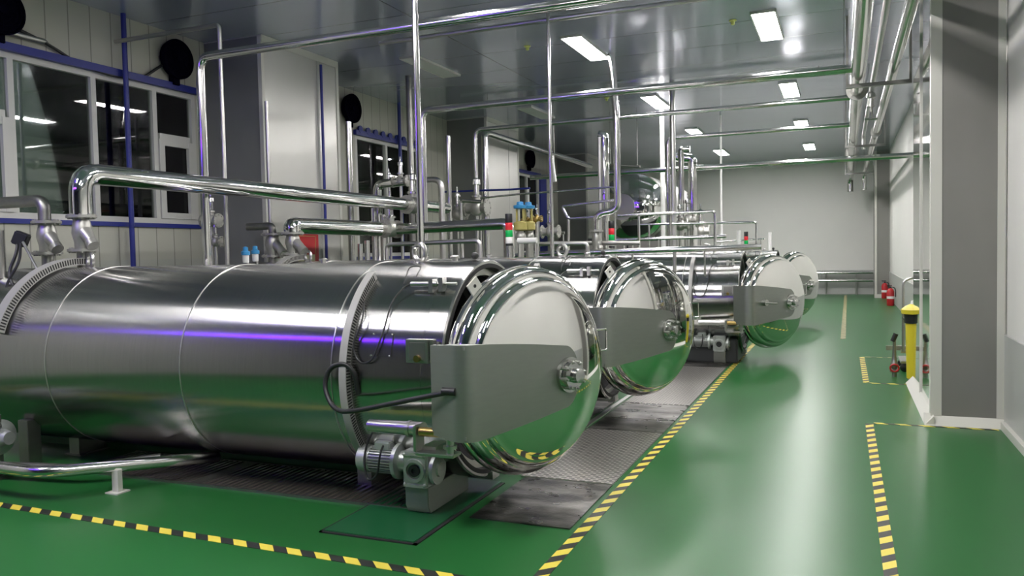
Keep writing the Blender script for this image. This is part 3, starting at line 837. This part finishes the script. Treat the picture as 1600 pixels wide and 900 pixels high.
def y_valve(x, y, z0, z1, label, r=.088, lean=1):
    gz = ground(x, y)
    t = thing('check_valve', (x, y, z0), label, 'valve', 'cast valves standing behind the vessels')
    h = z1-z0
    MB().lathe((0, 0, .02), (0, 0, 1), [(0, r*.75), (h*.2, r*.78), (h*.45, r*1.0), (h*.6, r*.95), (h-.04, r*.72)], 24).cyl((0, 0, h*.62), (lean*r*1.55, -.02, h*.22+.02), r*.85, r*.5).build('body', 'cast', t)
    flange(MB(), (0, 0, .012), (0, 0, 1), r*1.45, .024).build('flange', 'cast', t)
    flange(MB(), (0, 0, h-.012), (0, 0, 1), r*1.45, .024).build('flange', 'cast', t)
    MB().cyl((lean*r*1.45, -.02, h*.26), (lean*r*1.9, -.025, h*.14), r*.62).build('strainer_cap', 'cast', t)
    MB().cyl((0, 0, gz-z0-.003), (0, 0, 0), r*.6).build('stub', 'dull', t)
    return t
y_valve(-6.42, 5.30, 1.80, 2.13, 'cast grey valve under the thick polished elbow of the nearest vessel')
y_valve(-6.80, 5.24, 1.78, 2.09, 'cast grey valve under the dark elbow, left of its twin')
y_valve(-6.55, 8.50, 1.74, 2.03, 'cast grey valve under the second polished pipe beside the red board', .1)
y_valve(-6.95, 8.60, 1.72, 2.03, 'cast grey valve left of the red board', .1)
y_valve(-3.62, 12.3, 1.70, 2.04, 'cast grey valve under the bent hanging pipe above the second door', .075, .5)
def ctrl_valve(p, s, label, axis='Y', m='cast', cap='pipe', fixed=False):
    t = thing('control_valve', p, label, 'valve', 'small valves in the pipework')
    d = Vector((0, 1, 0)) if axis == 'Y' else Vector((1, 0, 0))
    MB().ball((0, 0, 0), .085*s, 16, (1, 1, 1.1)).cyl(-d*.13*s, d*.13*s, .06*s).cyl((0, 0, 0), (0, 0, .14*s), .04*s).build('body', m, t)
    flange(MB(), -d*.13*s, d, .10*s, .02).build('flange', m, t)
    flange(MB(), d*.13*s, d, .10*s, .02).build('flange', m, t)
    gz = ground(p[0], p[1])
    if p[2] < 3 and not fixed: MB().cyl((0, 0, gz-p[2]), (0, 0, -.07*s), .022).build('support_stem', 'satin', t)
    MB().lathe((0, 0, .12*s), (0, 0, 1), [(0, .06*s), (.02*s, .06*s), (.03*s, .035*s), (.14*s, .03*s), (.15*s, .05*s), (.2*s, .045*s), (.22*s, .015*s), (.3*s, .012*s)], 18).build('bonnet', cap, t)
    return t
pts_v = [(636, 318, 11.42, -1, 1.5, 'valve on the thick polished pipe below the vertical pipes', 'Y', -6.42, 2.515), (600, 357, 10.85, 0, 1.4, 'valve where the second polished pipe meets the cross pipe', 'Y', -6.5, 2.12)]
for (px_, py_, Y, _, s, l, ax, X, Z) in pts_v: ctrl_valve((X, Y, Z), s, l, ax, fixed=True)
for (px_, py_, Y, s, l, ax) in ((626, 283, 11.6, .95, 'upper valve left of the bright vertical pipe', 'X'), (608, 288, 11.6, .6, 'small upper valve at the end of the looped pipe', 'X'), (715, 335, 13.4, 1.2, 'valve low right of the vertical pipes', 'X'), (745, 325, 13.4, 1.6, 'bulky polished valve right of the pair of pipes', 'X'),
                            (330, 345, 8.0, .9, 'small valve stack left of the near pillar', 'X'), (337, 378, 8.0, .7, 'lower small valve left of the near pillar', 'X'), (1075, 345, 16.2, 1.3, 'valve below the pipe bend by the tank', 'X'), (1063, 352, 16.0, 1.2, 'valve next to the tank pipework', 'X'),
                            (430, 375, 11.5, .8, 'small valve behind the near pillar valve', 'Y'), (860, 362, 13.8, 1.2, 'valve on the thin pipe behind the second vessel', 'X'), (1095, 362, 18.6, 1.5, 'valve group right of the tank pipes', 'X')):
    p = at(px_, py_, 1, Y); ctrl_valve(p, s, l, ax)
# looped pipe near upper valves
a = at(592, 288, 1, 11.6)
pipe([(a.x-.03, 11.6, 1.4), (a.x-.03, 11.6, a.z), (a.x+.5, 11.6, a.z+.02)], .075, 'polished riser with an elbow left of the upper valves', 'polished', .12)
a = at(640, 283, 1, 11.9); b = at(690, 300, 1, 11.9)
pipe([(a.x-.2, 11.9, a.z), (b.x, 11.9, a.z), (b.x, 11.9, 1.9)], .05, 'dark looped pipe right of the upper valves', 'satin', .16)
a = at(604, 378, 1, 9.6); b = at(750, 380, 1, 9.6)
pipe([(a.x, 9.6, 1.5), (a.x, 9.6, 1.86), (b.x, 9.6, 1.88), (b.x, 9.6, 1.5)], .03, 'low pipe bridge just behind the nearest vessel top', 'satin', .08)
a = at(720, 305, 1, 13.2); b = at(745, 310, 1, 13.2)
pipe([(a.x, 13.2, 2.0), (a.x, 13.2, 2.68), (b.x+.1, 13.2, 2.64)], .035, 'short goose-neck pipe above the bulky valve', 'pipe', .06)
a = at(862, 243, 1, 16.0); b = at(867, 284, 1, 16.0)
pipe([(b.x, 16.0, b.z), (a.x+.0, 16.0, a.z)], .04, 'short white tube hanging below the ceiling left of the bent pipe', 'white', snap=True, name='hanging_tube', cat='tube')
# rails / thin frames over vessels 2 and 3
def rail(pxs, Y, r, l, m='pipe'):
    pipe([at(x, y, 1, Y) for x, y in pxs], r, l, m, .06, name='rail', cat='pipe rail')
rail([(968, 312), (878, 322), (888, 342), (940, 338)], 12.6, .022, 'bent thin rail end left of the bent hanging pipe')
rail([(888, 343), (888, 395)], 12.6, .024, 'upright of the bent thin rail')
rail([(960, 292), (815, 303), (745, 310)], 13.9, .018, 'thin pale pipe crossing behind the mustard valves')
rail([(965, 337), (1117, 330), (1117, 388)], 13.6, .025, 'thin pipe frame above the third vessel, upper')
rail([(1000, 351), (1182, 347), (1182, 388)], 15.5, .02, 'thin pipe frame above the third vessel, lower and further right')
rail([(998, 338), (998, 388)], 13.6, .022, 'short upright under the upper thin frame')
rail([(1014, 352), (1014, 388)], 15.5, .02, 'short upright under the lower thin frame')
rail([(962, 375), (1135, 369)], 14.2, .03, 'straight thin pipe lying low above the third vessel')
rail([(1120, 378), (1195, 373)], 18.3, .02, 'far short thin pipe above the fourth vessel')
rail([(800, 400), (860, 396), (1190, 386)], 12.2, .045, 'long straight pipe lying over the third vessel')
rail([(1054, 384), (1054, 412)], 12.25, .03, 'short stub below the long straight pipe', 'satin')
rail([(860, 364), (882, 364)], 14.5, .03, 'short dark pipe left of the thin rail', 'dull')
rail([(820, 385), (860, 380), (1000, 380)], 12.4, .035, 'dark pipe behind the second vessel top', 'dull')
rail([(840, 381), (918, 381), (918, 395)], 11.2, .03, 'small pipe bend behind the second vessel', 'satin')
rail([(1154, 360), (1154, 392)], 17.5, .04, 'white capped stub above the fourth vessel, left', 'white')
rail([(1203, 363), (1203, 385)], 19.5, .04, 'white capped stub above the fourth vessel, right', 'white')
rail([(1064, 385), (1064, 233), (1078, 233)], 16.2, .06, 'tall pipe with rounded top right of the tank', 'pipe')
rail([(1055, 245), (1082, 248), (1082, 330)], 17.0, .09, 'thick bright pipe bending down right of the tank', 'polished')
rail([(690, 300), (800, 296), (828, 294)], 15.2, .02, 'thin blue line crossing between the vertical pipes', 'blue')
rail([(1000, 260), (950, 258)], 19.0, .03, 'short dark pipe under the ceiling near the tank', 'dull')
rail([(838, 372), (838, 352), (800, 352)], 11.8, .025, 'small pipe bend below the yellow valves', 'satin')
# yellow actuated valves with blue caps
for k, (px_, py_) in enumerate(((813, 350), (826, 350))):
    p = at(px_, py_, 1, 10.6+.2*k)
    t = thing('actuated_valve', p, 'mustard actuator with light blue cap, %s of the pair behind the second vessel' % ('left' if k == 0 else 'right'), 'valve', 'mustard actuators with blue caps')
    y_ = MB()
    y_.lathe((0, 0, -.1), (0, 0, 1), [(0, .05), (.02, .095), (.12, .095), (.14, .05)], 20)
    for sx in (-.05, .05): y_.box((sx, 0, .12), (.02, .035, .2))
    y_.build('yoke', 'mustard', t)
    MB().lathe((0, 0, .21), (0, 0, 1), [(0, .03), (.01, .09), (.05, .095), (.06, .05), (.10, .045), (.11, .0)], 20).build('diaphragm_cap', 'bluelight', t)
    MB().cyl((0, 0, -p.z), (0, 0, -.1), .045).ball((0, 0, -.18), .08).build('valve_body', 'cast', t)
for k, (px_, py_, Y) in enumerate(((815, 372, 10.2), (690, 370, 10.4), (665, 360, 10.4))):
    pass
p = at(826, 376, 1, 10.3)
pipe([(p.x-.16, 10.3, p.z), (p.x+.12, 10.3, p.z)], .04, 'short white horizontal cylinder under the yellow actuators', 'white')
for k in range(3):
    p = at(823+8*k, 346-2*k, 1, 10.9)
    ctrl_valve(p, .5, ['left', 'middle', 'right'][k]+' tiny brass valve beside the yellow actuators', 'X', 'brass')
# signal towers
def tower(px_, Y, ytop, ybot, label):
    b = at(px_, ybot, 1, Y); a = at(px_, ytop, 1, Y); h = a.z-b.z
    t = thing('signal_tower', (b.x, Y, b.z), label, 'signal tower', 'black, red, green and white signal towers')
    r = h*.10
    def seg(z0, z1, m, n_): MB().lathe((0, 0, h*z0), (0, 0, 1), [(0, r*.94), (h*.01, r), (h*(z1-z0)-h*.01, r), (h*(z1-z0), r*.94)], 20).build(n_, m, t)
    seg(.76, 1, 'black', 'cap'); seg(.56, .76, 'redlens', 'red_lens'); seg(.37, .56, 'greenlens', 'green_lens'); seg(.2, .37, 'white', 'white_lens'); seg(.14, .2, 'black', 'base_ring')
    MB().cyl((0, 0, ground(b.x, Y)-b.z), (0, 0, h*.14), r*.35).build('pole', 'pipe', t)
tower(796, 9.2, 334, 392, 'stacked signal light behind the second vessel, beside the polished pipe')
tower(956, 13.1, 345, 394, 'stacked signal light above the second door')
tower(1166, 18.3, 362, 393, 'stacked signal light beyond the third vessel')
# blue topped bottle-like regulators
for k, (px_, py_, Y) in enumerate(((384, 404, 7.4), (399, 402, 7.8))):
    p = at(px_, py_, 1, Y)
    MB_z = ground(p.x, Y)-p.z+.05
    t = thing('air_regulator', (p.x, Y, p.z-.05), 'small air regulator with blue top, %s' % ('left one behind the vessel ridge' if k == 0 else 'right one half hidden by the pillar valve'), 'regulator', 'blue-topped regulators')
    MB().lathe((0, 0, 0), (0, 0, 1), [(0, .03), (.01, .036), (.09, .038)], 16).build('bowl', 'white', t)
    MB().cyl((0, .03, MB_z), (0, .03, .02), .012).build('post', 'satin', t)
    MB().lathe((0, 0, .09), (0, 0, 1), [(0, .05), (.04, .05), (.05, .03), (.09, .028), (.1, .0)], 16).build('cap', 'bluelight', t)
# red board on near pillar
t = thing('notice_board', (-7.44, 9.95, 1.85), 'red board with a cream lower strip on the near pillar', 'board')
MB().span((0, -.29, -.27), (.02, .30, .27)).build('panel', 'red', t)
MB().span((.02, -.27, -.25), (.024, .20, -.10)).build('cream_strip', 'cream', t)
MB().span((.02, -.25, .17), (.024, .22, .178)).span((.02, .215, -.1), (.024, .222, .178)).build('thin_line', 'mustard', t)
# wall fans
def fan(y, label):
    t = thing('wall_fan', (XL+.12, y, 4.42), label, 'fan', 'round dark fans on the left wall')
    MB().lathe((-.12, 0, 0), (1, 0, 0), [(0, .18), (.05, .24), (.12, .265), (.15, .265), (.155, .25), (.10, .24), (.09, .0)], 36).build('drum', 'fan', t)
    g = MB()
    for R_ in (.07, .12, .17, .22, .258): g.torus((.03, 0, 0), (1, 0, 0), R_, .006, 28, 6)
    for k in range(12):
        a = 2*PI*k/12
        g.cyl((.035, math.cos(a)*.04, math.sin(a)*.04), (.03, math.cos(a)*.26, math.sin(a)*.26), .004, seg=6)
    g.cyl((.02, 0, 0), (.045, 0, 0), .045)
    g.build('grille', 'fan', t)
    b = MB()
    for k in range(5):
        a = 2*PI*k/5
        for s_ in (0,):
            c1 = Vector((-.04, math.cos(a)*.06, math.sin(a)*.06)); c2 = Vector((-.02, math.cos(a+.5)*.22, math.sin(a+.5)*.22)); c3 = Vector((-.06, math.cos(a-.25)*.22, math.sin(a-.25)*.22))
            b.prism([c1, c2, c3], (.008, 0, 0))
    b.build('blades', 'fan', t)
    MB().span((-.12, -.05, -.34), (-.02, .05, -.2)).build('mount', 'fan', t)
fan(6.0, 'dark fan at the left edge above the long window')
fan(8.47, 'dark round fan above the right end of the long window')
fan(12.66, 'dark round fan just beyond the near pillar')
fan(21.8, 'small far dark fan above the narrow window')
pipe([(XL+.05, 6.25, 4.28), (XL+.05, 6.6, 4.2), (XL+.05, 7.0, 4.05), (XL+.05, 7.45, 4.01), (XL+.05, 7.9, 4.05), (XL+.06, 8.25, 4.30)], .018, 'black cable sagging between the two nearest fans', 'black', .15, name='cable', cat='cable')

# elevated tank
t = thing('tank', (-5.42, 22.0, 2.92), 'large polished dish-ended tank raised behind the vessels near the far wall', 'tank')
pr = [(-.34, 0)]
for k in range(1, 13):
    a = PI*.5*k/12
    pr.append((-.34*math.cos(a), .93*math.sin(a)))
MB().lathe((0, 0, 0), (0, 1, 0), pr, 64, caps=False).build('dished_end', 'mirror', t)
MB().lathe((0, 0, 0), (0, 1, 0), [(0, .94), (4.8, .94), (5.0, .8), (5.1, 0)], 64, caps=False).build('shell', mat('tank_cladding', (.80, .80, .78), .36, .8), t)
MB().torus((0, .0, 0), (0, 1, 0), .935, .016, 48, 8).build('weld_band', 'dull', t)
MB().lathe((-.22, -.27, 0), (0, -1, 0), [(0, .30), (.05, .30), (.05, .36), (.08, .36), (.09, .0)], 40).build('manhole', 'satin', t)
lg = MB()
for sx in (-.6, .6):
    for sy in (.5, 4.3): lg.span((sx-.08, sy-.08, -2.92), (sx+.08, sy+.08, -.6))
lg.span((-.75, .3, -1.25), (.75, 4.6, -1.1))
lg.build('stand', 'dull', t)
# dark machinery below the tank
t = thing('control_cabinet', (-5.3, 20.6, 0), 'dark machine cabinet below the tank', 'cabinet')
MB().span((-.9, -.4, 0), (1.3, .4, 2.05)).build('body', 'dark', t, bevel=.02)
MB().span((-.85, -.42, .1), (.15, -.4, 1.95)).span((.2, -.42, .1), (1.25, -.4, 1.95)).build('door', 'pillargrey', t)
MB().box((.1, -.44, 1.1), (.02, .03, .2)).box((.28, -.44, 1.1), (.02, .03, .2)).build('handle', 'satin', t)

# rear low pipes of the nearest vessel, lower left
e = .2
pipe([(-7.2, 3.92, .24), (-5.25, 3.92, .22), (-4.72, 4.72, .16), (-4.66, 5.0, .12)], .045, 'bright low pipe bending round below the rear of the nearest vessel', 'pipe', .16)
pipe([(-6.6, 4.2, .10), (-5.4, 4.35, .12), (-5.0, 4.75, .14)], .04, 'dull low pipe behind the bright bend', 'dull', .2)
tag(MB().span((-4.99, 4.28, 0), (-4.93, 4.32, .17)).span((-5.02, 4.24, 0), (-4.90, 4.36, .01)).build('pipe_support', 'trim'), 'short pale post under the bright low pipe', 'support')
t = thing('water_pump', (-6.25, 4.25, 0), 'small steel pump with blue hoses at the lower left edge', 'pump')
MB().cyl((-.35, 0, .34), (.02, 0, .34), .11, seg=24).lathe((.02, 0, .34), (1, 0, 0), [(0, .07), (.02, .14), (.09, .14), (.12, .07), (.2, .05)], 24).build('body', 'alu', t)
MB().span((-.33, -.1, 0), (.1, .1, .03)).span((-.28, -.05, .03), (-.2, .05, .25)).span((.0, -.05, .03), (.07, .05, .22)).build('base', 'dull', t)
MB().tube([(.06, -.1, .30), (.12, -.16, .20), (.06, -.18, .1), (-.05, -.16, .12)], .012, .05, 8).tube([(.0, -.12, .26), (.1, -.2, .14), (.0, -.2, .05)], .01, .05, 8).build('hose', 'bluelight', t)
MB().ball((.16, -.05, .44), .03).cyl((.1, 0, .40), (.1, 0, .52), .02).build('fitting', 'satin', t)
tag(MB().span((-6.42, 4.60, 0), (-6.30, 4.72, .39)).build('support_leg', 'dull', bevel=.004), 'flat steel support leg at the rear of the nearest vessel', 'support')
# left edge wiring box on the rear tray
t = thing('cable_bundle', (-6.75, 4.95, 1.72), 'black and blue cable bundle at the left edge above the nearest vessel', 'cable')
MB().tube([(-.05, 0, .25), (.02, -.05, .1), (-.02, -.12, -.1), (.1, -.15, -.25), (.25, -.12, -.30)], .014, .08, 8).tube([(.0, 0, .22), (.08, -.08, .0), (.0, -.16, -.2), (.06, -.22, -.4)], .012, .08, 8).build('cable', 'black', t)
MB().box((.0, 0, .2), (.12, .08, .12), rz=.5, ry=.4).build('plug', 'black', t, bevel=.01)
MB().cyl((.05, -.02, .17), (.30, -.08, -.08), .012).build('rod', 'satin', t)
pipe([(-6.98, 4.9, 1.0), (-6.98, 4.9, 2.0)], .05, 'vertical steel pipe at the left edge beside the valves', 'satin')

# ------------------------------------------------------------------ right side objects
YC = 12.0
t = thing('hose_trolley', (.80, YC+.15, 0), 'steel trolley with rails half hidden behind the right pillar', 'trolley')
MB().tube([(-.07, -.25, .28), (-.07, -.25, 1.22), (.02, -.25, 1.27), (.5, -.25, 1.27), (.5, -.25, .28)], .018, .06).build('handle_frame', 'satin', t)
MB().span((-.27, -.03, .27), (.5, .03, .33)).span((-.10, -.25, .26), (.5, -.21, .30)).span((-.1, .3, .26), (.5, .34, .30)).span((-.1, -.25, .12), (.5, .34, .15)).build('frame', 'satin', t)
MB().tube([(-.08, -.26, .75), (-.0, -.28, .62), (.12, -.28, .55)], .012, .05).build('strut', 'dull', t)
for (x_, y_) in ((-.05, -.2), (.45, -.2), (-.05, .28), (.45, .28)):
    MB().lathe((x_, y_-.015, .06), (0, 1, 0), [(0, .05), (.005, .058), (.025, .058), (.03, .05)], 20).build('wheel', 'black', t)
    MB().cyl((x_, y_, .06), (x_, y_, .14), .012).build('caster_fork', 'satin', t)
t = thing('standpipe_valve', (.60, 11.5, 0), 'short upright valve with a red handwheel beside the trolley', 'valve')
MB().lathe((0, 0, 0), (0, 0, 1), [(0, .03), (.05, .03), (.06, .055), (.09, .055), (.1, .03), (.16, .05), (.22, .03), (.3, .025), (.4, .02), (.5, .02)], 16).build('body', 'dull', t)
MB().torus((0, -.06, .12), (0, 1, .3), .05, .012).build('handwheel', 'red', t)
MB().cyl((-.02, 0, .46), (.02, 0, .56), .03).build('top_cap', 'black', t)
t = thing('waste_bin', (.86, 11.3, 0), 'yellow bin with a dark band beside the right pillar, next to the trolley', 'bin')
MB().lathe((0, 0, 0), (0, 0, 1), [(0, .10), (.02, .13), (.84, .145), (.84, 0)], 28).build('body', 'yellow', t)
MB().lathe((0, 0, .72), (0, 0, 1), [(0, .155), (.11, .16), (.12, .15)], 28, caps=False).build('band', 'black', t)
MB().lathe((0, 0, .84), (0, 0, 1), [(0, .19), (.05, .195), (.09, .15), (.12, .09), (.125, 0)], 28).build('lid', 'yellow', t)
MB().lathe((.0, 0, .95), (0, 0, 1), [(0, .09), (.05, .08), (.06, 0)], 24).build('bag', 'white', t)
for k, (px_, py_, Y, l) in enumerate(((1394, 466, 28.7, 'red fire extinguisher at the foot of the far pillar'), (1413, 474, 25.2, 'red fire extinguisher nearer than its twin, behind the trolley rail'))):
    X_ = min(at(px_, 455, 1, Y).x, XR-.16)
    t = thing('fire_extinguisher', (X_, Y, 0), l, 'fire extinguisher', 'red fire extinguishers')
    MB().lathe((0, 0, 0), (0, 0, 1), [(0, .09), (.02, .1), (.40, .1), (.47, .07), (.5, .03)], 24).build('cylinder', 'red', t)
    MB().cyl((0, 0, .5), (0, 0, .55), .025).box((-.03, 0, .57), (.13, .03, .02)).box((-.03, 0, .54), (.11, .025, .015)).build('valve', 'black', t)
    MB().tube([(.03, 0, .53), (.12, 0, .5), (.13, 0, .25)], .012, .05).build('hose', 'black', t)
    MB().lathe((0, 0, .2), (0, 0, 1), [(0, .1015), (.07, .1015)], 24, caps=False).build('label_band', 'white', t)
# guard rail along the far wall
t = thing('guard_rail', (-1.8, YF-.25, 0), 'double steel guard rail in front of the far wall', 'guard rail')
MB().cyl((-3, 0, .78), (2.75, 0, .78), .05).build('top_rail', 'pipe', t)
MB().cyl((-3, 0, .50), (2.75, 0, .50), .05).build('bottom_rail', 'pipe', t)
for x_ in (-2.4, -.6, 1.2, 2.2): MB().cyl((x_, 0, 0), (x_, 0, .73), .03).build('post', 'satin', t)
